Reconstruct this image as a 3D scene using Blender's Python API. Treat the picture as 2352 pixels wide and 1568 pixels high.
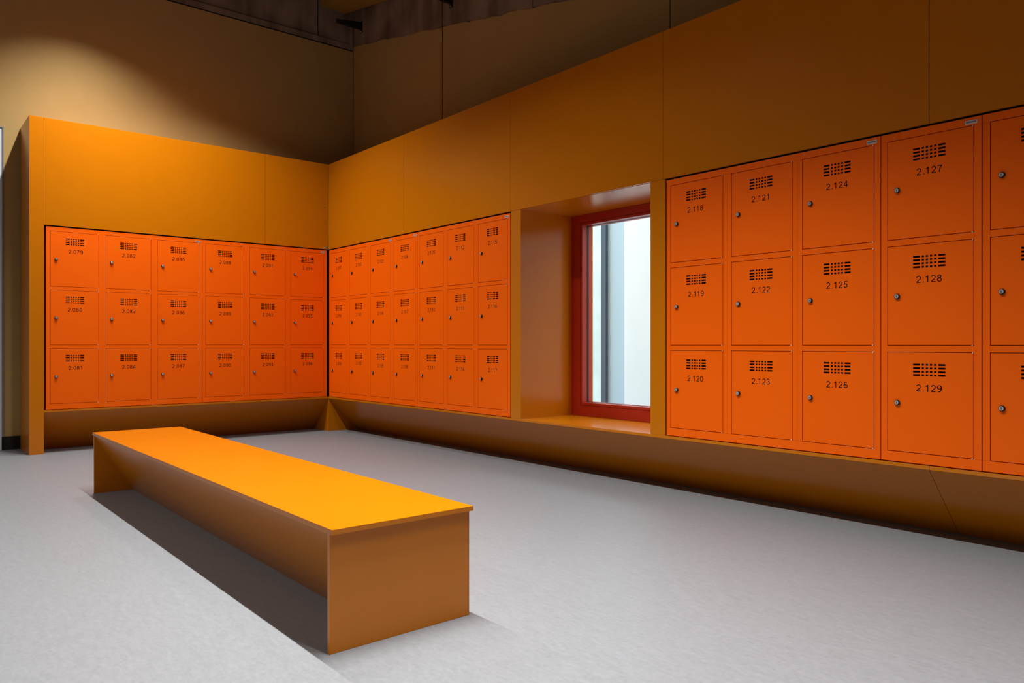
import bpy, bmesh, math, random
from mathutils import Vector, Matrix

for o in list(bpy.data.objects): bpy.data.objects.remove(o, do_unlink=True)
SC = bpy.context.scene
COL = SC.collection
PI = math.pi

# ------------------------------------------------------------------ camera
cd = bpy.data.cameras.new('camera')
cam = bpy.data.objects.new('camera', cd); COL.objects.link(cam)
cam.location = (8.5922, -4.269, 1.0696)
cam.rotation_euler = (PI/2, 0, 0.8713)
cd.sensor_width = 36.0
cd.lens = 1734.45/2352*36.0
cd.shift_y = 7.0/2352
cd.clip_start = 0.05; cd.clip_end = 200
SC.camera = cam

# ------------------------------------------------------------------ view, world, lights
SC.view_settings.view_transform = 'Standard'
SC.view_settings.look = 'None'
SC.view_settings.gamma = 1.0
SC.view_settings.use_curve_mapping = False
SC.view_settings.exposure = 0.17

w = bpy.data.worlds.new('overcast_sky'); SC.world = w; w.use_nodes = True
bg = w.node_tree.nodes['Background']
bg.inputs[0].default_value = (0.80, 0.91, 1.0, 1); bg.inputs[1].default_value = 4.7

LAMPS = [  # x centre, y, z, length, width, power W, spread, rgb
    (0.40, -2.67, 4.73, 0.60, 0.05,  26.0, math.radians(125), (1.0, 0.985, 0.97)),
    (1.20, -2.67, 4.73, 0.92, 0.05,  54.0, math.radians(126), (1.0, 0.985, 0.97)),
    (3.95, -2.67, 4.73, 1.50, 0.05,  50.0, math.radians(122), (1.0, 0.985, 0.97)),
    (6.05, -2.67, 4.73, 2.20, 0.05, 116.0, math.radians(94), (1.0, 0.985, 0.97)),
    (8.45, -2.67, 4.73, 1.40, 0.05,  33.0, math.radians(72), (1.0, 0.985, 0.97)),
    (1.15, -1.50, 4.73, 0.30, 0.30,  26.0, math.radians(122), (1.0, 0.985, 0.97)),  # square lamp added to brighten walls and floor near the corner
    (6.00, -6.50, 4.30, 10.0, 0.06, 100.0, math.radians(125), (1.0, 0.985, 0.97)),  # added fill lamp out of view, lifts the shadows
]
for (lx, ly, lz, ll, lw, pw, sp, rgb) in LAMPS:
    ld = bpy.data.lights.new('linear_lamp_light', 'AREA')
    ld.shape = 'RECTANGLE'; ld.size = ll; ld.size_y = lw
    ld.energy = pw; ld.spread = sp; ld.color = rgb
    lo = bpy.data.objects.new('linear_lamp_light', ld); COL.objects.link(lo)
    lo.location = (lx, ly, lz - 0.005)

# ------------------------------------------------------------------ helpers
def quad(bm, pts):
    return bm.faces.new([bm.verts.new(p) for p in pts])

def add_box(bm, x0, x1, y0, y1, z0, z1, mi=0, bev=0.0):
    vs = [bm.verts.new(p) for p in ((x0,y0,z0),(x1,y0,z0),(x1,y1,z0),(x0,y1,z0),
                                    (x0,y0,z1),(x1,y0,z1),(x1,y1,z1),(x0,y1,z1))]
    fs = [bm.faces.new([vs[i] for i in f]) for f in
          ((0,3,2,1),(4,5,6,7),(0,1,5,4),(1,2,6,5),(2,3,7,6),(3,0,4,7))]
    for f in fs: f.material_index = mi
    if bev > 0:
        es = set(e for f in fs for e in f.edges)
        r = bmesh.ops.bevel(bm, geom=list(es), offset=bev, segments=2, profile=0.7, affect='EDGES')
        for f in r['faces']: f.material_index = mi
    return fs

def add_prism(bm, poly, axis, a0, a1, mi=0, bev=0.0):
    """poly: 2D outline (u,v); extruded along axis 0 (u=y,v=z) or 1 (u=x,v=z)."""
    def P(u, v, a): return (a, u, v) if axis == 0 else (u, a, v)
    A = [bm.verts.new(P(u, v, a0)) for u, v in poly]
    B = [bm.verts.new(P(u, v, a1)) for u, v in poly]
    fs = [bm.faces.new(A), bm.faces.new(B[::-1])]
    n = len(poly)
    for i in range(n):
        fs.append(bm.faces.new((A[i], B[i], B[(i+1) % n], A[(i+1) % n])))
    for f in fs: f.material_index = mi
    if bev > 0:
        es = set(e for f in fs for e in f.edges)
        r = bmesh.ops.bevel(bm, geom=list(es), offset=bev, segments=2, profile=0.7, affect='EDGES')
        for f in r['faces']: f.material_index = mi
    return fs

def add_lathe(bm, prof, origin, axis='-y', seg=28, mi=0):
    """prof: (radius, height) list, revolved about -y (towards the room) or z."""
    rings = []
    for r, h in prof:
        ring = []
        for k in range(seg):
            a = 2*PI*k/seg
            c, s = math.cos(a)*r, math.sin(a)*r
            if axis == '-y': p = (origin[0]+c, origin[1]-h, origin[2]+s)
            else: p = (origin[0]+c, origin[1]+s, origin[2]+h)
            ring.append(bm.verts.new(p))
        rings.append(ring)
    for a, b in zip(rings[:-1], rings[1:]):
        for k in range(seg):
            f = bm.faces.new((a[k], a[(k+1) % seg], b[(k+1) % seg], b[k])); f.material_index = mi; f.smooth = True
    f = bm.faces.new(rings[-1]); f.material_index = mi
    f = bm.faces.new(rings[0][::-1]); f.material_index = mi

def add_tube(bm, p0, p1, r, seg=12, mi=0):
    p0, p1 = Vector(p0), Vector(p1); d = (p1-p0).normalized()
    u = d.orthogonal().normalized(); v = d.cross(u)
    A = [bm.verts.new(p0+(u*math.cos(2*PI*k/seg)+v*math.sin(2*PI*k/seg))*r) for k in range(seg)]
    B = [bm.verts.new(p1+(u*math.cos(2*PI*k/seg)+v*math.sin(2*PI*k/seg))*r) for k in range(seg)]
    for k in range(seg):
        f = bm.faces.new((A[k], A[(k+1) % seg], B[(k+1) % seg], B[k])); f.smooth = True; f.material_index = mi
    bm.faces.new(A[::-1]).material_index = mi; bm.faces.new(B).material_index = mi

def mesh_from(bm, name, mats):
    bmesh.ops.recalc_face_normals(bm, faces=bm.faces)
    me = bpy.data.meshes.new(name); bm.to_mesh(me); bm.free()
    for m in (mats if isinstance(mats, (list, tuple)) else [mats]): me.materials.append(m)
    return me

def link(name, me, parent=None, loc=None):
    o = bpy.data.objects.new(name, me); COL.objects.link(o)
    if parent: o.parent = parent
    if loc: o.location = loc
    return o

def obj(name, bm, mats, parent=None, loc=None):
    return link(name, mesh_from(bm, name, mats), parent, loc)

def tag(o, label, cat, group=None):
    o['label'] = label; o['category'] = cat
    if group: o['group'] = group
    return o

def struct(name, bm, mats, parent=None):
    o = obj(name, bm, mats, parent)
    if not parent: o['kind'] = 'structure'
    return o

def thing(name, label, cat, loc=(0,0,0), rz=0.0, group=None):
    o = bpy.data.objects.new(name, None); COL.objects.link(o)
    o.location = loc; o.rotation_euler = (0, 0, rz); o.empty_display_size = 0.1
    return tag(o, label, cat, group)

# ------------------------------------------------------------------ materials
def mat(name, col, rough=0.5, spec=0.5, metal=0.0, noise=0.0, nscale=30.0, bump=0.0, bscale=200.0):
    m = bpy.data.materials.new(name); m.use_nodes = True
    nt = m.node_tree; b = nt.nodes['Principled BSDF']
    b.inputs['Base Color'].default_value = (*col, 1)
    b.inputs['Roughness'].default_value = rough
    b.inputs['Specular IOR Level'].default_value = spec
    b.inputs['Metallic'].default_value = metal
    tc = nt.nodes.new('ShaderNodeTexCoord')
    if noise > 0:
        n = nt.nodes.new('ShaderNodeTexNoise'); n.inputs['Scale'].default_value = nscale
        n.inputs['Detail'].default_value = 4
        nt.links.new(tc.outputs['Object'], n.inputs['Vector'])
        r = nt.nodes.new('ShaderNodeValToRGB')
        r.color_ramp.elements[0].position = 0.3; r.color_ramp.elements[1].position = 0.7
        r.color_ramp.elements[0].color = (*[c*(1-noise) for c in col], 1)
        r.color_ramp.elements[1].color = (*[min(1, c*(1+noise)) for c in col], 1)
        nt.links.new(n.outputs['Fac'], r.inputs['Fac']); nt.links.new(r.outputs['Color'], b.inputs['Base Color'])
    if bump > 0:
        n2 = nt.nodes.new('ShaderNodeTexNoise'); n2.inputs['Scale'].default_value = bscale
        n2.inputs['Detail'].default_value = 2
        nt.links.new(tc.outputs['Object'], n2.inputs['Vector'])
        bp = nt.nodes.new('ShaderNodeBump'); bp.inputs['Strength'].default_value = bump
        bp.inputs['Distance'].default_value = 0.001
        nt.links.new(n2.outputs['Fac'], bp.inputs['Height']); nt.links.new(bp.outputs['Normal'], b.inputs['Normal'])
    return m

M_PANEL = mat('ochre_laminate', (0.55, 0.163, 0.001), 0.22, 0.4, noise=0.015, nscale=6, bump=0.06, bscale=900)
M_LOCK  = mat('orange_powder_coat', (0.93, 0.128, 0.001), 0.42, 0.15, bump=0.10, bscale=700)
M_WALL  = mat('ochre_brown_paint', (0.47, 0.31, 0.115), 0.8, 0.2, noise=0.03, nscale=3, bump=0.1, bscale=300)
M_BEAM  = mat('ochre_beam_paint', (0.34, 0.19, 0.035), 0.5, 0.3, noise=0.08, nscale=3)
M_PALE  = mat('pale_grey_paint', (0.55, 0.56, 0.58), 0.8, 0.2)
M_RED   = mat('red_window_paint', (0.42, 0.022, 0.006), 0.35, 0.5)
M_BLACK = mat('black_rubber', (0.008, 0.008, 0.012), 0.5, 0.4)
M_BASE  = mat('black_skirting', (0.012, 0.011, 0.010), 0.6, 0.3)
M_STEEL = mat('brushed_steel', (0.72, 0.73, 0.74), 0.28, 0.5, metal=1.0)
M_SILVER = mat('silver_face', (0.62, 0.63, 0.64), 0.35, 0.5, metal=0.6)
M_DKMETAL = mat('black_steel', (0.012, 0.012, 0.013), 0.45, 0.4)
M_TEXT  = mat('dark_lettering', (0.022, 0.005, 0.004), 0.8, 0.05)
M_PLATE = mat('plate_silver', (0.66, 0.64, 0.66), 0.4, 0.5, metal=0.3)
M_PLATE2 = mat('plate_print', (0.20, 0.18, 0.20), 0.5, 0.4)
M_WHITE = mat('white_door_paint', (0.74, 0.75, 0.78), 0.4, 0.4)
M_GREY  = mat('grey_frame_paint', (0.20, 0.20, 0.23), 0.4, 0.4)
M_RODC  = mat('grey_cable', (0.06, 0.055, 0.05), 0.5, 0.4)
M_FWHITE = mat('white_render', (0.78, 0.83, 0.91), 0.9, 0.1, noise=0.03, nscale=1.5)
M_FBLUE = mat('blue_grey_facade', (0.42, 0.53, 0.62), 0.7, 0.2)
M_FDARK = mat('slate_post_paint', (0.045, 0.070, 0.10), 0.5, 0.3)
M_FPALE = mat('pale_facade', (0.62, 0.72, 0.72), 0.8, 0.2, noise=0.12, nscale=2.5)
M_PAVE  = mat('outdoor_paving', (0.32, 0.32, 0.33), 0.9, 0.1, noise=0.1, nscale=4)

# concrete with board marks and stains
def concrete():
    m = mat('raw_concrete', (0.20, 0.155, 0.125), 0.85, 0.2)
    nt = m.node_tree; b = nt.nodes['Principled BSDF']
    tc = nt.nodes.new('ShaderNodeTexCoord')
    n1 = nt.nodes.new('ShaderNodeTexNoise'); n1.inputs['Scale'].default_value = 2.2; n1.inputs['Detail'].default_value = 8
    mp = nt.nodes.new('ShaderNodeMapping'); mp.inputs['Scale'].default_value = (3.0, 3.0, 0.5)
    n2 = nt.nodes.new('ShaderNodeTexNoise'); n2.inputs['Scale'].default_value = 1.7; n2.inputs['Detail'].default_value = 6
    nt.links.new(tc.outputs['Object'], n1.inputs['Vector'])
    nt.links.new(tc.outputs['Object'], mp.inputs['Vector']); nt.links.new(mp.outputs['Vector'], n2.inputs['Vector'])
    mx = nt.nodes.new('ShaderNodeMix'); mx.data_type = 'FLOAT'
    mx.inputs[0].default_value = 0.5
    nt.links.new(n1.outputs['Fac'], mx.inputs[2]); nt.links.new(n2.outputs['Fac'], mx.inputs[3])
    r = nt.nodes.new('ShaderNodeValToRGB')
    r.color_ramp.elements[0].position = 0.38; r.color_ramp.elements[0].color = (0.135, 0.096, 0.064, 1)
    r.color_ramp.elements[1].position = 0.62; r.color_ramp.elements[1].color = (0.32, 0.235, 0.175, 1)
    nt.links.new(mx.outputs[0], r.inputs['Fac']); nt.links.new(r.outputs['Color'], b.inputs['Base Color'])
    bp = nt.nodes.new('ShaderNodeBump'); bp.inputs['Strength'].default_value = 0.5; bp.inputs['Distance'].default_value = 0.01
    nt.links.new(n1.outputs['Fac'], bp.inputs['Height']); nt.links.new(bp.outputs['Normal'], b.inputs['Normal'])
    return m
M_CONC = concrete()

# marbled linoleum
def lino():
    m = mat('grey_linoleum', (0.29, 0.295, 0.30), 0.5, 0.35)
    nt = m.node_tree; b = nt.nodes['Principled BSDF']
    tc = nt.nodes.new('ShaderNodeTexCoord')
    mp = nt.nodes.new('ShaderNodeMapping'); mp.inputs['Scale'].default_value = (9.0, 30.0, 1.0)
    mp.inputs['Rotation'].default_value = (0, 0, 0.75)
    n1 = nt.nodes.new('ShaderNodeTexNoise'); n1.inputs['Scale'].default_value = 1.6; n1.inputs['Detail'].default_value = 8
    n1.inputs['Roughness'].default_value = 0.65; n1.inputs['Distortion'].default_value = 0.8
    n2 = nt.nodes.new('ShaderNodeTexNoise'); n2.inputs['Scale'].default_value = 60; n2.inputs['Detail'].default_value = 6
    n3 = nt.nodes.new('ShaderNodeTexNoise'); n3.inputs['Scale'].default_value = 0.7; n3.inputs['Detail'].default_value = 2
    nt.links.new(tc.outputs['Object'], mp.inputs['Vector']); nt.links.new(mp.outputs['Vector'], n1.inputs['Vector'])
    nt.links.new(tc.outputs['Object'], n2.inputs['Vector']); nt.links.new(tc.outputs['Object'], n3.inputs['Vector'])
    mx = nt.nodes.new('ShaderNodeMix'); mx.data_type = 'FLOAT'; mx.inputs[0].default_value = 0.4
    nt.links.new(n1.outputs['Fac'], mx.inputs[2]); nt.links.new(n2.outputs['Fac'], mx.inputs[3])
    r = nt.nodes.new('ShaderNodeValToRGB')
    r.color_ramp.elements[0].position = 0.30; r.color_ramp.elements[0].color = (0.171, 0.179, 0.187, 1)
    r.color_ramp.elements[1].position = 0.70; r.color_ramp.elements[1].color = (0.228, 0.237, 0.248, 1)
    nt.links.new(mx.outputs[0], r.inputs['Fac'])
    nt.links.new(r.outputs['Color'], b.inputs['Base Color'])
    return m
M_LINO = lino()

def glass_mat():
    m = bpy.data.materials.new('window_glass'); m.use_nodes = True
    nt = m.node_tree; nt.nodes.clear()
    out = nt.nodes.new('ShaderNodeOutputMaterial')
    tr = nt.nodes.new('ShaderNodeBsdfTransparent'); tr.inputs[0].default_value = (0.95, 0.98, 0.98, 1)
    gl = nt.nodes.new('ShaderNodeBsdfGlossy'); gl.inputs['Roughness'].default_value = 0.0
    fr = nt.nodes.new('ShaderNodeFresnel'); geo = nt.nodes.new('ShaderNodeNewGeometry'); im = nt.nodes.new('ShaderNodeMix'); im.data_type = 'FLOAT'
    im.inputs[2].default_value = 1.45; im.inputs[3].default_value = 1/1.45
    nt.links.new(geo.outputs['Backfacing'], im.inputs[0]); nt.links.new(im.outputs[0], fr.inputs[0])
    mx = nt.nodes.new('ShaderNodeMixShader')
    nt.links.new(fr.outputs[0], mx.inputs[0]); nt.links.new(tr.outputs[0], mx.inputs[1])
    nt.links.new(gl.outputs[0], mx.inputs[2]); nt.links.new(mx.outputs[0], out.inputs[0])
    return m
M_GLASS = glass_mat()

# ------------------------------------------------------------------ room shell
WL, WR = -0.60, 0.65          # left wall plane x, right wall plane y
XE, YE, ZC = 13.0, -9.0, 6.4
bm = bmesh.new(); add_box(bm, WL-0.3, XE+0.3, YE-0.3, WR+0.25, -0.2, 0.0)
struct('floor', bm, M_LINO)
bm = bmesh.new(); add_box(bm, WL-0.3, XE+0.3, YE-0.3, WR+0.25, ZC, ZC+0.2)
struct('ceiling', bm, M_CONC)
# left wall, painted part up to the concrete, with the doorway cut-out at its far left
DY0, DY1, DZ = -4.45, -3.283, 3.276
bm = bmesh.new()
add_box(bm, WL-0.3, WL, DY1, WR+0.25, 0, 5.022)
add_box(bm, WL-0.3, WL, DY0, DY1, DZ, 5.022)
add_box(bm, WL-0.3, WL, YE-0.3, DY0, 0, 5.022)
struct('wall_left', bm, M_WALL)
bm = bmesh.new()
add_box(bm, WL-0.3, WL-0.02, YE-0.3, WR+0.25, 5.022, 5.042, 1)      # black gap line
add_box(bm, WL-0.3, WL-0.005, YE-0.3, WR+0.25, 5.042, 5.112, 0, 0.004)
add_box(bm, WL-0.3, WL-0.03, YE-0.3, 0.155, 5.112, ZC, 0, 0.004)
add_box(bm, WL-0.3, WL-0.022, 0.175, WR+0.25, 5.112, ZC, 0, 0.004)
add_box(bm, WL-0.3, WL-0.06, 0.15, 0.18, 5.112, ZC, 1)
struct('wall_left_concrete', bm, [M_CONC, M_BLACK])
# right wall with window opening
NX0, NX1, NZ0, NZ1 = 3.636, 5.069, 0.425, 2.240
bm = bmesh.new()
def zb(x): return 5.093 - 0.199*(x+0.6)
T = WR+0.25
for (xa, xb) in ((WL, NX0), (NX1, XE+0.3)):
    add_prism(bm, [(xa, 0), (xb, 0), (xb, zb(xb)+0.3), (xa, zb(xa)+0.3)], 1, WR, T)
add_prism(bm, [(NX0, NZ1), (NX1, NZ1), (NX1, zb(NX1)+0.3), (NX0, zb(NX0)+0.3)], 1, WR, T)
add_box(bm, NX0, NX1, WR, T, 0, NZ0)
struct('wall_right', bm, M_WALL)
# raking concrete above the painted wall, in cast bays
bm = bmesh.new()
cuts = [WL-0.02, 0.30, 1.06, 2.05, 3.10, 4.4, 6.2, 9.0, XE+0.3]
rnd = random.Random(4)
for a, b_ in zip(cuts[:-1], cuts[1:]):
    n = max(2, int((b_-a)/0.12)); top = []; 
    low = []
    for i in range(n+1):
        x = a + (b_-a)*i/n
        low.append((x, zb(x) + rnd.uniform(-0.012, 0.010)))
    poly = low + [(b_-0.004, ZC), (a, ZC)]
    poly[n] = (b_-0.004, poly[n][1])
    add_prism(bm, poly, 1, WR-0.03-rnd.uniform(0, 0.006), T)
struct('wall_right_concrete', bm, M_CONC)
# two unseen sides of the room
bm = bmesh.new(); add_box(bm, WL-0.3, XE+0.3, YE-0.3, YE, 0, ZC); struct('wall_front', bm, M_PALE)
bm = bmesh.new(); add_box(bm, XE, XE+0.3, YE, WR+0.25, 0, ZC); struct('wall_back', bm, M_PALE)
# raking ochre beam under the ceiling in the corner
bm = bmesh.new()
def rz(x): return 5.500 - 0.178*(x+0.6)
add_prism(bm, [(WL+0.0, rz(WL)), (9.0, rz(9.0)), (9.0, ZC), (WL+0.0, ZC)], 1, 0.185, 0.545, 0, 0.008)
struct('trim_1', bm, M_BEAM)
# skirting on the left wall beside the doorway
bm = bmesh.new(); add_box(bm, WL, WL+0.012, DY1-0.015, -3.141, 0, 0.134); struct('baseboard_left', bm, M_BASE)

# doorway at the left edge
dr = bpy.data.objects.new('door_1', None); COL.objects.link(dr); dr['kind'] = 'structure'
dr.location = (WL, DY1, 0)
bm = bmesh.new()
add_box(bm, -0.10, 0.012, -0.013, 0.0, 0, DZ, 0, 0.002)
add_box(bm, -0.10, 0.012, DY0-DY1, DY0-DY1+0.013, 0, DZ, 0, 0.002)
add_box(bm, -0.10, 0.012, DY0-DY1+0.013, -0.013, DZ-0.013, DZ, 0, 0.002)
obj('door_frame', bm, M_GREY, dr)
bm = bmesh.new()
add_box(bm, -0.06, 0.004, DY0-DY1+0.016, -0.016, 0.004, DZ-0.016, 0, 0.002)
obj('door_leaf', bm, M_WHITE, dr)
bm = bmesh.new()
add_tube(bm, (0.004, -1.07, 1.02), (0.05, -1.07, 1.02), 0.009)
add_tube(bm, (0.05, -1.075, 1.02), (0.05, -0.95, 1.02), 0.009)
obj('door_handle', bm, M_STEEL, dr)

# ------------------------------------------------------------------ joinery: cladding, ledges, sloped bases
TH = 0.018
LEFT_END = -3.018
ZL0, ZL1 = 0.405, 0.425           # ledge board
ZP0, ZP1 = 2.242, 3.290           # panels above the lockers
G = 'ochre panels above the lockers on the long wall'
rj = [0.0, 1.736, 3.495, 5.183, 6.953, 8.70]
rlab = ['ochre wall panel over lockers 2.097 to 2.106, beside the corner',
        'ochre wall panel over lockers 2.109 to 2.115, left of the window',
        'dark ochre wall panel directly above the window niche',
        'long ochre wall panel above lockers 2.118, 2.121 and 2.124',
        'ochre wall panel above locker 2.127 at the upper right edge']
for i, lb in enumerate(rlab):
    bm = bmesh.new(); a, b_ = rj[i]+(0.0 if i == 0 else 0.0012), rj[i+1]-0.0012
    add_box(bm, a, b_, 0.0, TH, ZP0, ZP1, 0, 0.0012)
    tag(obj('wall_panel', bm, M_PANEL), lb, 'wall panel', G)
for (a, b_), lb in zip(((LEFT_END+0.002, -0.8035), (-0.8005, -0.0015)),
                       ('wide bright ochre panel above lockers 2.079 to 2.088 on the short wall',
                        'narrow ochre panel above lockers 2.091 and 2.094, next to the corner')):
    bm = bmesh.new(); add_box(bm, -TH, 0.0, a, b_, ZP0, ZP1, 0, 0.0012)
    o = tag(obj('wall_panel', bm, M_PANEL), lb, 'wall panel', 'ochre panels above the lockers on the short wall')
    if b_ > -0.1:
        bm = bmesh.new(); add_lathe(bm, [(0.005, 0), (0.005, 0.0015), (0.003, 0.002)], (0, 0, 0), seg=16)
        s = obj('screw', bm, M_DKMETAL, o, (0.0, -0.056, 2.756)); s.rotation_euler = (0, 0, PI/2)
        bm = bmesh.new(); add_box(bm, 0.0, 0.001, -0.067, -0.049, 2.254, 2.264); obj('sticker', bm, M_PLATE, o)
        bm = bmesh.new(); add_lathe(bm, [(0.008, 0), (0.008, 0.006), (0.005, 0.009)], (0, 0, 0), seg=16)
        s = obj('button', bm, M_DKMETAL, o, (0.0, -0.021, 2.261)); s.rotation_euler = (0, 0, PI/2)
# unseen boards added atop the cladding to block light behind the lockers
bm = bmesh.new(); add_box(bm, -0.598, 8.70, TH+0.001, WR-0.002, ZP1-0.04, ZP1-0.022)
tag(obj('light_block_board', bm, M_PANEL), 'added ochre board blocking light above the panels along the long wall', 'board')
bm = bmesh.new(); add_box(bm, -0.598, -TH-0.001, LEFT_END+0.002, 0.016, ZP1-0.04, ZP1-0.022)
tag(obj('light_block_board', bm, M_PANEL), 'added ochre board blocking light above the panels along the short wall', 'board')

# end pier of the short wall
t = thing('end_pier', 'tall ochre end pier left of locker 2.079, floor to panel top', 'pier', (0, -3.14, 0))
bm = bmesh.new(); add_box(bm, -TH, 0.0, 0.0, 0.122, 0, ZP1-0.001, 0, 0.0012); obj('front_board', bm, M_PANEL, t)
bm = bmesh.new(); add_box(bm, WL+0.001, -TH-0.0005, 0.0, TH, 0, ZP1-0.001, 0, 0.0012); obj('side_board', bm, M_PANEL, t)
bm = bmesh.new(); add_box(bm, WL+0.001, -TH-0.0005, 0.104, 0.122, 0, ZP1-0.001, 0, 0.0012); obj('inner_board', bm, M_PANEL, t)

# ledge boards that carry the lockers
bm = bmesh.new(); add_box(bm, 0.0, 6.952, 0.0, WR-0.002, ZL0, ZL1, 0, 0.0012)
tag(obj('ledge_board', bm, M_PANEL), 'long ochre ledge under the lockers and the window niche', 'ledge', 'ochre ledge boards under the lockers')
bm = bmesh.new(); add_box(bm, 6.954, 8.70, 0.0, WR-0.002, ZL0, ZL1, 0, 0.0012)
tag(obj('ledge_board', bm, M_PANEL), 'ochre ledge under locker 2.129 at the right edge', 'ledge', 'ochre ledge boards under the lockers')
bm = bmesh.new(); add_box(bm, WL+0.002, -0.0005, LEFT_END+0.001, WR-0.002, ZL0, ZL1, 0, 0.0012)
tag(obj('ledge_board', bm, M_PANEL), 'ochre ledge under lockers 2.081 to 2.096 on the short wall', 'ledge', 'ochre ledge boards under the lockers')

# sloped base panels falling back to the floor
SB, SZ = 0.412, 0.0
def slope_poly(s):   # cross-section (u = depth into the wall, v = z)
    return [(s*0.001, ZL0-0.001), (s*SB, SZ), (s*(SB+0.026), SZ), (s*0.027, ZL0-0.001)]
GS = 'sloped ochre base panels below the ledge'
for a, b_, lb in ((0.0, 6.952, 'long sloped ochre base panel below the ledge of the long wall'),
                  (6.954, 8.70, 'sloped ochre base panel below locker 2.129, right of its joint')):
    bm = bmesh.new(); add_prism(bm, slope_poly(1), 0, a+0.0005, b_-0.0005)
    tag(obj('base_panel', bm, M_PANEL), lb, 'base panel', GS)
bm = bmesh.new(); add_prism(bm, slope_poly(-1), 1, LEFT_END+0.001, -0.0005)
tag(obj('base_panel', bm, M_PANEL), 'sloped ochre base panel below lockers 2.081 to 2.096, behind the bench', 'base panel', GS)
# square foot carrying the corner of the two ledges
bm = bmesh.new(); add_box(bm, -0.44, -0.0005, 0.0005, 0.44, 0, ZL0-0.001, 0, 0.0010)
tag(obj('corner_foot', bm, M_PANEL), 'ochre foot in the corner, carrying both ledges between the sloped panels', 'foot')

# pilasters and niche lining
t = thing('window_niche', 'deep ochre niche lining around the red framed window', 'niche', (NX0, 0, ZL1))
h = ZP0-ZL1
bm = bmesh.new(); add_box(bm, 3.503-NX0, 0.0, 0.0, TH, 0.0, h-0.002, 0, 0.0012); obj('front_board', bm, M_PANEL, t)
W = NX1-NX0
bm = bmesh.new(); add_box(bm, W, 5.199-NX0, 0.0, TH, 0.0, h-0.002, 0, 0.0012); obj('front_board', bm, M_PANEL, t)
bm = bmesh.new(); add_box(bm, -TH, 0.0, TH+0.0005, 0.64, 0.0, h-0.002, 0, 0.0008); obj('side_board', bm, M_PANEL, t)
bm = bmesh.new(); add_box(bm, W, W+TH, TH+0.0005, 0.64, 0.0, h-0.002, 0, 0.0008); obj('side_board', bm, M_PANEL, t)
bm = bmesh.new(); add_box(bm, 0.0, W, 0.001, 0.64, h-0.001, h+TH-0.001, 0, 0.0008)
o = obj('soffit_board', bm, M_PANEL, t); o.location.z = -0.001
o.location.y = TH+0.001

# ------------------------------------------------------------------ window
wn = bpy.data.objects.new('window_1', None); COL.objects.link(wn); wn['kind'] = 'structure'
wn.location = (0, 0, 0)
FY = 0.62
fx0, fx1, fz0, fz1 = NX0+0.001, NX1-0.001, ZL1+0.001, NZ1-0.001
ix0, ix1, iz0, iz1 = 3.768, 4.937, 0.547, 2.148
def frame_ring(bm, x0, x1, z0, z1, X0, X1, Z0, Z1, y0, y1, bev=0.002):
    add_box(bm, x0, X0, y0, y1, z0, z1, 0, bev)
    add_box(bm, X1, x1, y0, y1, z0, z1, 0, bev)
    add_box(bm, X0, X1, y0, y1, Z1, z1, 0, bev)
    add_box(bm, X0, X1, y0, y1, z0, Z0, 0, bev)
bm = bmesh.new()
frame_ring(bm, fx0, fx1, fz0, fz1, ix0-0.026, ix1+0.026, iz0-0.028, iz1+0.026, FY, 0.76)
frame_ring(bm, fx0, fx1, fz0, fz1, fx0+0.016, fx1-0.016, fz0+0.018, fz1-0.016, FY-0.008, FY, 0.003)
obj('window_frame', bm, M_RED, wn)
bm = bmesh.new()
frame_ring(bm, ix0-0.023, ix1+0.023, iz0-0.025, iz1+0.023, ix0, ix1, iz0, iz1, FY+0.002, 0.682)
frame_ring(bm, ix0-0.023, ix1+0.023, iz0-0.025, iz1+0.023, ix0+0.003, ix1-0.003, iz0+0.003, iz1-0.003, 0.703, 0.745)
obj('sash', bm, M_RED, wn)
bm = bmesh.new()
frame_ring(bm, ix0-0.01, ix1+0.01, iz0-0.01, iz1+0.01, ix0+0.001, ix1-0.001, iz0+0.001, iz1-0.001, 0.683, 0.702, 0.0)
obj('gasket', bm, M_BLACK, wn)
bm = bmesh.new(); add_box(bm, ix0+0.0012, ix1-0.0012, 0.695, 0.699, iz0+0.0012, iz1-0.0012)
obj('glass_pane', bm, M_GLASS, wn)

# ------------------------------------------------------------------ outside, seen through the glass
def thru(px, y):   # x position at depth y on the sight line used when measuring the photograph
    yaw = -0.8713; s, c = math.sin(yaw), math.cos(yaw)
    k = (px-1176)/1734.45
    vx, vy = s+c*k, c-s*k
    t = (y+4.269)/vy
    return 8.5922 + vx*t
bm = bmesh.new(); add_box(bm, -12, 14, 0.92, 12, -0.6, -0.3)
o = struct('floor_outside', bm, M_PAVE)
YF = 3.6
xa = thru(1434, YF)
t = thing('neighbouring_building', 'white and blue-grey facade outside beyond the window glass', 'building', (xa, YF, -0.3))
bm = bmesh.new(); add_box(bm, 0, 9, 0, 0.4, 0, 4.0); obj('white_wall', bm, M_FWHITE, t)
bm = bmesh.new(); add_box(bm, thru(1391, YF+0.25)-xa, 0.0, 0.25, 0.6, 0, 4.0); obj('blue_wall', bm, M_FBLUE, t)
bm = bmesh.new(); add_box(bm, -8, thru(1383, YF+0.25)-xa-0.002, 0.35, 0.6, 0, 4.0); obj('pale_wall', bm, M_FPALE, t)
bm = bmesh.new(); add_box(bm, thru(1380, YF+0.2)-xa, thru(1391, YF+0.2)-xa, 0.2, 0.30, 0, 4.0); obj('dark_post', bm, M_FDARK, t)

# ------------------------------------------------------------------ lockers
DW, DH = 0.432, 0.546      # door opening
EDGE, STILE, RAIL, TOPR, BOTR = 0.033, 0.062, 0.033, 0.041, 0.053
UH = BOTR+3*DH+2*RAIL+TOPR
GAP = 0.0036
DEPTH = 0.50
ROWZ = [BOTR+2*(DH+RAIL), BOTR+DH+RAIL, BOTR]   # bottoms, top row first

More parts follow.
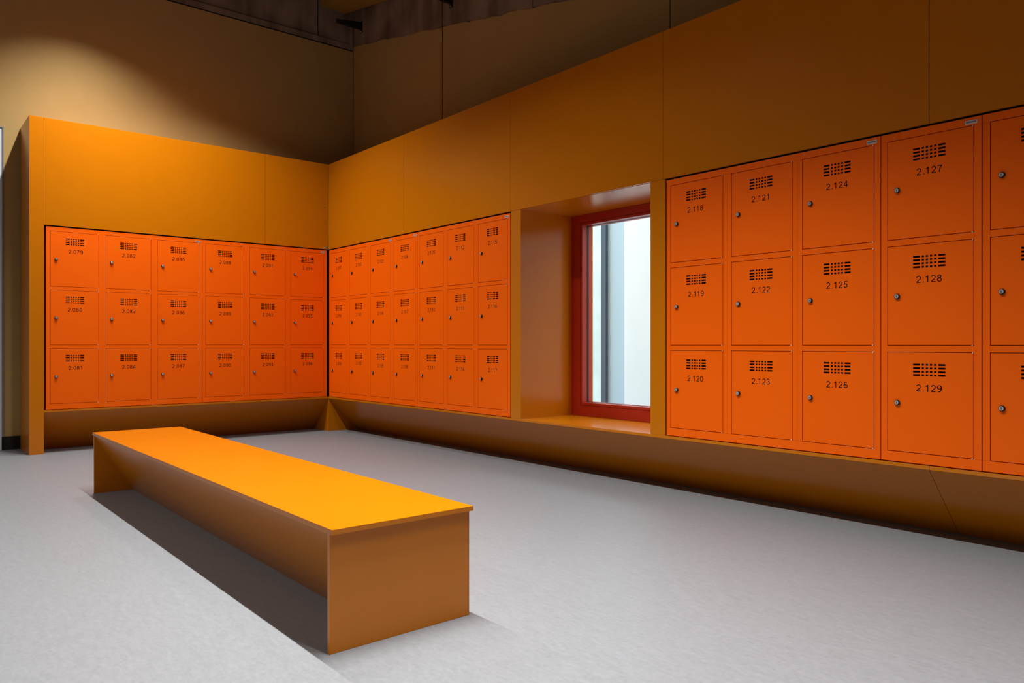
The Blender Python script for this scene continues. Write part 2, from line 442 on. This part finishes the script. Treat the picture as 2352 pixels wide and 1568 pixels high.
def door_mesh():
    bm = bmesh.new()
    w_, h_ = DW-2*GAP, DH-2*GAP
    c = 0.0012
    # hole pattern
    xs = []; x = w_/2-0.0805
    segs = [0.035] + [0.0117]*4 + [0.035]; gp = (0.161-sum(segs))/5
    for s in segs: xs.append((x, x+s)); x += s+gp
    top = h_-0.0595
    zs = [(top-0.0186*k-0.0102, top-0.0186*k) for k in range(4)]
    X = sorted([c, w_-c]+[v for p in xs for v in p]); Zz = sorted([c, h_-c]+[v for p in zs for v in p])
    vmap = {}
    def V(i, j, y=0.0):
        k = (i, j, y)
        if k not in vmap: vmap[k] = bm.verts.new((X[i], y, Zz[j]))
        return vmap[k]
    def hole(i, j):
        cx, cz = (X[i]+X[i+1])/2, (Zz[j]+Zz[j+1])/2
        return any(a < cx < b for a, b in xs) and any(a < cz < b for a, b in zs)
    for i in range(len(X)-1):
        for j in range(len(Zz)-1):
            if not hole(i, j): bm.faces.new((V(i,j), V(i+1,j), V(i+1,j+1), V(i,j+1)))
            else:
                q = [(i,j), (i+1,j), (i+1,j+1), (i,j+1)]
                for a, b in zip(q, q[1:]+q[:1]):
                    bm.faces.new((V(*a), V(*b), V(*b, 0.0012), V(*a, 0.0012)))
    # chamfer and returned edges
    nxx, nz = len(X)-1, len(Zz)-1
    ring = [(i, 0) for i in range(nxx)] + [(nxx, j) for j in range(nz)] + [(i, nz) for i in range(nxx, 0, -1)] + [(0, j) for j in range(nz, 0, -1)]
    def outer(i, j, y):
        return (0.0 if i == 0 else (w_ if i == nxx else X[i]), y, 0.0 if j == 0 else (h_ if j == nz else Zz[j]))
    r1 = [bm.verts.new(outer(i, j, c)) for i, j in ring]
    r2 = [bm.verts.new(outer(i, j, 0.018)) for i, j in ring]
    n = len(ring)
    for k in range(n):
        a, b = ring[k], ring[(k+1) % n]
        bm.faces.new((V(*a), r1[k], r1[(k+1) % n], V(*b)))
        bm.faces.new((r1[k], r2[k], r2[(k+1) % n], r1[(k+1) % n]))
    me = mesh_from(bm, 'door', M_LOCK)
    return me
ME_DOOR = door_mesh()

def lock_mesh():
    bm = bmesh.new()
    add_lathe(bm, [(0.0150, 0.0), (0.0150, 0.004), (0.0140, 0.010), (0.0122, 0.0125), (0.0108, 0.0125), (0.0108, 0.0115)], (0,0,0), seg=36, mi=0)
    add_lathe(bm, [(0.0106, 0.0110), (0.0106, 0.0133), (0.0098, 0.0140)], (0,0,0), seg=36, mi=1)
    add_box(bm, -0.0016, 0.0016, -0.0146, -0.012, -0.0058, 0.0058, 2)
    return mesh_from(bm, 'lock', [M_DKMETAL, M_SILVER, M_BLACK])
ME_LOCK = lock_mesh()
def pin_mesh():
    bm = bmesh.new(); add_lathe(bm, [(0.0032, -0.001), (0.0032, 0.0012), (0.0022, 0.0018)], (0,0,0), seg=14)
    return mesh_from(bm, 'hinge_pin', M_WHITE)
ME_PIN = pin_mesh()
def plate_mesh():
    bm = bmesh.new()
    add_box(bm, 0, 0.056, -0.0012, 0, 0, 0.019, 0, 0.0003)
    add_box(bm, 0.004, 0.052, -0.0015, -0.0012, 0.0055, 0.0150, 1)
    return mesh_from(bm, 'maker_plate', [M_PLATE, M_PLATE2])
ME_PLATE = plate_mesh()

def arc(cx, cy, rx, ry, a0, a1, n=22):
    return [(cx+rx*math.cos(math.radians(a0+(a1-a0)*k/n)), cy+ry*math.sin(math.radians(a0+(a1-a0)*k/n))) for k in range(n+1)]
SIX = [arc(0.335, 0.305, 0.245, 0.248, 0, 360, 32), arc(0.365, 0.50, 0.278, 0.443, 52, 205)]
GLYPH = {
    '0': [arc(0.33, 0.5, 0.262, 0.445, 0, 360, 32)],
    '1': [[(0.375, 0.0), (0.375, 1.0)], [(0.375, 0.93), (0.30, 0.855), (0.21, 0.79), (0.115, 0.745)]],
    '2': [arc(0.335, 0.690, 0.240, 0.255, 172, -38) + [(0.40, 0.40), (0.24, 0.26), (0.13, 0.13), (0.10, 0.06)], [(0.045, 0.058), (0.615, 0.058)]],
    '3': [arc(0.315, 0.725, 0.215, 0.218, 168, -88), arc(0.315, 0.283, 0.250, 0.226, 92, -165)],
    '4': [[(0.475, 0.0), (0.475, 1.0)], [(0.455, 0.93), (0.075, 0.32)], [(0.03, 0.285), (0.66, 0.285)]],
    '5': [[(0.145, 0.94), (0.60, 0.94)], [(0.175, 0.96), (0.105, 0.47)], arc(0.320, 0.335, 0.258, 0.278, 146, -163)],
    '6': SIX,
    '7': [[(0.06, 0.94), (0.625, 0.94)], [(0.60, 0.915), (0.45, 0.70), (0.34, 0.45), (0.28, 0.20), (0.262, 0.0)]],
    '8': [arc(0.33, 0.742, 0.198, 0.200, 0, 360, 28), arc(0.33, 0.281, 0.250, 0.224, 0, 360, 28)],
    '9': [[(0.66-x, 1-y) for x, y in p] for p in SIX],
}
def text_mesh(s):
    """sans-serif numerals drawn as flat strokes 0.15 mm proud of the door"""
    bm = bmesh.new(); T = 0.065; H = 0.0370; WX = 1.035
    adv = {c: 0.776 for c in '0123456789'}; adv['.'] = 0.388
    tot = sum(adv[c] for c in s); x0 = -tot/2+0.04
    def P(x, y): return bm.verts.new(((x0+x)*H*WX, -0.00015, (y-0.5)*H))
    for c in s:
        if c == '.':
            bm.faces.new([P(0.13, 0), P(0.265, 0), P(0.265, 0.135), P(0.13, 0.135)])
        else:
            for pl in GLYPH[c]:
                closed = len(pl) > 20 and abs(pl[0][0]-pl[-1][0])+abs(pl[0][1]-pl[-1][1]) < 1e-6
                if closed: pl = pl[:-1]
                n = len(pl); L = []; R = []
                for i in range(n):
                    pa = pl[(i-1) % n] if (closed or i > 0) else pl[i]
                    pb = pl[(i+1) % n] if (closed or i < n-1) else pl[i]
                    dx, dy = pb[0]-pa[0], pb[1]-pa[1]; d = math.hypot(dx, dy) or 1
                    ox, oy = -dy/d*T, dx/d*T
                    L.append(P(pl[i][0]+ox, pl[i][1]+oy)); R.append(P(pl[i][0]-ox, pl[i][1]-oy))
                for i in range(n if closed else n-1):
                    j = (i+1) % n; bm.faces.new((R[i], R[j], L[j], L[i]))
        x0 += adv[c]
    for f in bm.faces:
        f.normal_update()
        if f.normal.y > 0: f.normal_flip()
    me = bpy.data.meshes.new('number'); bm.to_mesh(me); bm.free(); me.materials.append(M_TEXT)
    return me

def carcass_mesh(cols):
    W = 2*EDGE+cols*DW+(cols-1)*STILE
    bm = bmesh.new(); b = 0.0010; s = 0.0006; F = 0.020
    # rails full width top and bottom, stiles between, middle rails between the stiles
    add_box(bm, 0, W, 0, F, UH-TOPR, UH, 0, b)
    add_box(bm, 0, W, 0, F, 0, BOTR, 0, b)
    z0, z1 = BOTR+s, UH-TOPR-s
    add_box(bm, 0, EDGE, 0, F, z0, z1, 0, b)
    add_box(bm, W-EDGE, W, 0, F, z0, z1, 0, b)
    for c in range(cols):
        x = EDGE+c*(DW+STILE)
        for k in range(2):
            z = BOTR+DH+k*(DH+RAIL)
            add_box(bm, x+s, x+DW-s, 0, F, z, z+RAIL, 0, b)
        if c < cols-1:
            add_box(bm, x+DW, x+DW+STILE/2-0.0004, 0, F, z0, z1, 0, b)
            add_box(bm, x+DW+STILE/2+0.0004, x+DW+STILE, 0, F, z0, z1, 0, b)
            add_box(bm, x+DW+0.006, x+DW+STILE-0.006, 0.002, F+0.002, z0, z1, 0)
            add_box(bm, x+DW+STILE/2-0.004, x+DW+STILE/2+0.004, F, DEPTH-0.01, 0.01, UH-0.01, 0)
    # shell
    y0, y1, th = F, DEPTH, 0.004
    add_box(bm, 0.003, 0.003+th, y0, y1, -0.005, UH-0.002, 0)
    add_box(bm, W-0.003-th, W-0.003, y0, y1, -0.005, UH-0.002, 0)
    add_box(bm, 0.003+th, W-0.003-th, y0, y1, UH-0.006, UH-0.002, 0)
    add_box(bm, 0.003+th, W-0.003-th, y0, y1, -0.005, 0.002, 0)
    add_box(bm, 0.003+th, W-0.003-th, y1-th, y1, 0.002, UH-0.006, 0)
    for k in range(2):
        z = BOTR+DH+k*(DH+RAIL)+RAIL/2
        add_box(bm, 0.003+th, W-0.003-th, F, y1-th, z-0.002, z+0.002, 0)
    # stop behind each door gap
    for c in range(cols):
        x = EDGE+c*(DW+STILE)
        for rz_ in ROWZ:
            y = F+0.012
            add_box(bm, x-0.008, x+0.010, y, y+0.003, rz_-0.008, rz_+DH+0.008, 0)
            add_box(bm, x+DW-0.010, x+DW+0.008, y, y+0.003, rz_-0.008, rz_+DH+0.008, 0)
            add_box(bm, x+0.010, x+DW-0.010, y, y+0.003, rz_+DH-0.010, rz_+DH+0.008, 0)
            add_box(bm, x+0.010, x+DW-0.010, y, y+0.003, rz_-0.008, rz_+0.010, 0)
    return mesh_from(bm, 'carcass', M_LOCK), W
ME_C3, W3 = carcass_mesh(3)
ME_C1, W1 = carcass_mesh(1)

TXT_DZ = {'2.102': 0.016, '2.103': -0.004, '2.105': -0.002, '2.128': 0.003, '2.094': -0.002}
TXT_DX = {'2.079': 0.007, '2.081': 0.007, '2.118': -0.006, '2.128': 0.0, '2.120': -0.006, '2.127': 0.002}
def locker_bank(first, cols, loc, rz, label):
    t = thing('locker_bank', label, 'lockers', loc, rz, 'orange locker banks along the walls')
    me, W = (ME_C3, W3) if cols == 3 else (ME_C1, W1)
    link('carcass', me, t)
    n = first
    for c in range(cols):
        for r in range(3):
            x = EDGE+c*(DW+STILE)+GAP; z = ROWZ[r]+GAP
            d = link('door', ME_DOOR, t, (x, 0, z))
            link('lock', ME_LOCK, d, (0.050, 0, DH-GAP-0.277))
            s = '2.%03d' % n
            link('number', text_mesh(s), d, (DW/2-GAP+TXT_DX.get(s, 0), 0, DH-GAP-0.193+TXT_DZ.get(s, 0)))
            link('hinge_pin', ME_PIN, d, (DW-2*GAP-0.006, 0.0008, -0.0014))
            link('hinge_pin', ME_PIN, d, (DW-2*GAP-0.004, 0.0010, DH-2*GAP+0.0010))
            n += 1
    link('maker_plate', ME_PLATE, t, (W-0.075, 0, UH-0.034))
    return t
LZ = 0.431
SET = 0.006
locker_bank(79, 3, (-SET, -2.999, LZ), PI/2, 'orange lockers numbered 2.079 to 2.087, next to the tall end pier')
locker_bank(88, 3, (-SET, -1.509, LZ), PI/2, 'orange lockers numbered 2.088 to 2.096, short wall beside the corner')
locker_bank(97, 3, (0.008, SET, LZ), 0, 'orange lockers numbered 2.097 to 2.105, long wall starting at the corner')
locker_bank(106, 1, (1.4990, SET, LZ), 0, 'narrow orange lockers numbered 2.106 to 2.108, a single column')
locker_bank(109, 3, (2.0000, SET, LZ), 0, 'orange lockers numbered 2.109 to 2.117, left of the window niche')
locker_bank(118, 3, (5.2105, SET, LZ), 0, 'orange lockers numbered 2.118 to 2.126, right of the window niche')
locker_bank(127, 1, (6.7010, SET, LZ), 0, 'single column of orange lockers numbered 2.127 to 2.129')
locker_bank(130, 3, (7.2040, SET, LZ), 0, 'darkest orange lockers, cut off by the right edge of the picture')

# ------------------------------------------------------------------ bench
bx0, bx1, by0, by1 = 2.470, 6.219, -3.077, -2.471
t = thing('bench', 'long low ochre bench standing on the grey floor', 'bench', ((bx0+bx1)/2, (by0+by1)/2, 0))
ox, oy = (bx0+bx1)/2, (by0+by1)/2
HB = 0.435
bm = bmesh.new(); add_box(bm, bx0-ox, bx1-ox, by0-oy, by1-oy, HB-0.019, HB, 0, 0.0012); obj('seat', bm, M_PANEL, t)
for xa_, xb_ in ((2.493, 2.511), (6.178, 6.196)):
    bm = bmesh.new(); add_box(bm, xa_-ox, xb_-ox, by0+0.003-oy, by1-0.003-oy, 0, HB-0.0192, 0, 0.0012)
    obj('end_panel', bm, M_PANEL, t)
for s in (1, -1):
    bm = bmesh.new(); e = (by1-by0)/2-0.004; zt = HB-0.0195
    poly = [(-s*e, zt), (-s*(e-0.252), 0.0), (-s*(e-0.275), 0.0), (-s*(e-0.024), zt)]
    add_prism(bm, poly, 0, 2.5115-ox, 6.1775-ox)
    obj('sloped_panel', bm, M_PANEL, t)

# ------------------------------------------------------------------ brackets and drop cables on the concrete
def bracket(x, z, label, ztop_off=0.0):
    t = thing('wall_bracket', label, 'bracket', (x, WR-0.03, z), 0, 'black steel brackets on the raking concrete')
    bm = bmesh.new()
    add_box(bm, -0.03, 0.03, -0.006, 0.0, -0.055, 0.10, 0, 0.001); obj('wall_plate', bm, M_DKMETAL, t)
    bm = bmesh.new()
    add_box(bm, -0.02, 0.02, -0.355, -0.006, -0.012, -0.004, 0, 0.001)
    add_prism(bm, [(-0.355, -0.004), (-0.006, -0.004), (-0.006, 0.085), (-0.355, 0.03)], 0, 0.012, 0.018)
    add_box(bm, -0.02, 0.02, -0.361, -0.355, -0.012, 0.035, 0, 0.001)
    obj('arm', bm, M_DKMETAL, t)
    bm = bmesh.new(); add_lathe(bm, [(0.009, 0), (0.009, 0.008), (0.006, 0.01)], (0.0, -0.006, -0.04), seg=16); obj('bolt', bm, M_STEEL, t)
    return t
def cable(x, z1, label):
    bm = bmesh.new(); add_tube(bm, (0, 0, 0), (0, 0, z1-(ZP1-0.021)), 0.0045)
    o = obj('drop_cable', bm, M_RODC, None, (x, 0.50, ZP1-0.021)); tag(o, label, 'cable', 'drop cables behind the panels')
for x, z, lb in ((-0.290, 5.222, 'black bracket highest on the concrete, near the wall corner'),
                 (1.740, 4.862, 'black bracket on the concrete at the top edge, right of the corner'),
                 (4.853, 4.235, 'black bracket above the right cable, out of the picture')):
    bracket(x, z, lb)
for x, z, lb in ((-0.300, 5.209, 'thin cable hanging in the wall corner from its bracket'),
                 (1.735, 4.849, 'thin cable hanging mid-wall from the second bracket'),
                 (4.853, 4.222, 'thin cable at the upper right, behind the dark panel edge')):
    cable(x, z, lb)

# ------------------------------------------------------------------ suspended linear lamps (above the picture; corner and rear ones added)
LL = ['short black linear lamp hanging closest to the left wall', 'black linear lamp, second from the left wall in its row',
      'black linear lamp hanging over the middle of the bench', 'longest black linear lamp of the row over the bench, at its near end',
      'black linear lamp hanging beyond the right edge of the picture', 'added square black lamp hanging before the wall corner to brighten it',
      'added very long black linear fill lamp hanging behind the camera']
for (lx, ly, lz, ll, lw, pw, sp, rgb), lb in zip(LAMPS, LL):
    t = thing('linear_lamp', lb, 'lamp', (lx, ly, lz), 0, 'linear lamps under the ceiling')
    bm = bmesh.new()
    add_box(bm, -ll/2-0.02, ll/2+0.02, -lw/2-0.012, lw/2+0.012, 0.0, 0.07, 0, 0.002); obj('housing', bm, M_DKMETAL, t)
    for sx in (-ll*0.4, ll*0.4):
        bm = bmesh.new(); add_tube(bm, (sx, 0, 0.07), (sx, 0, ZC-lz-0.001), 0.002); obj('suspension_wire', bm, M_STEEL, t)
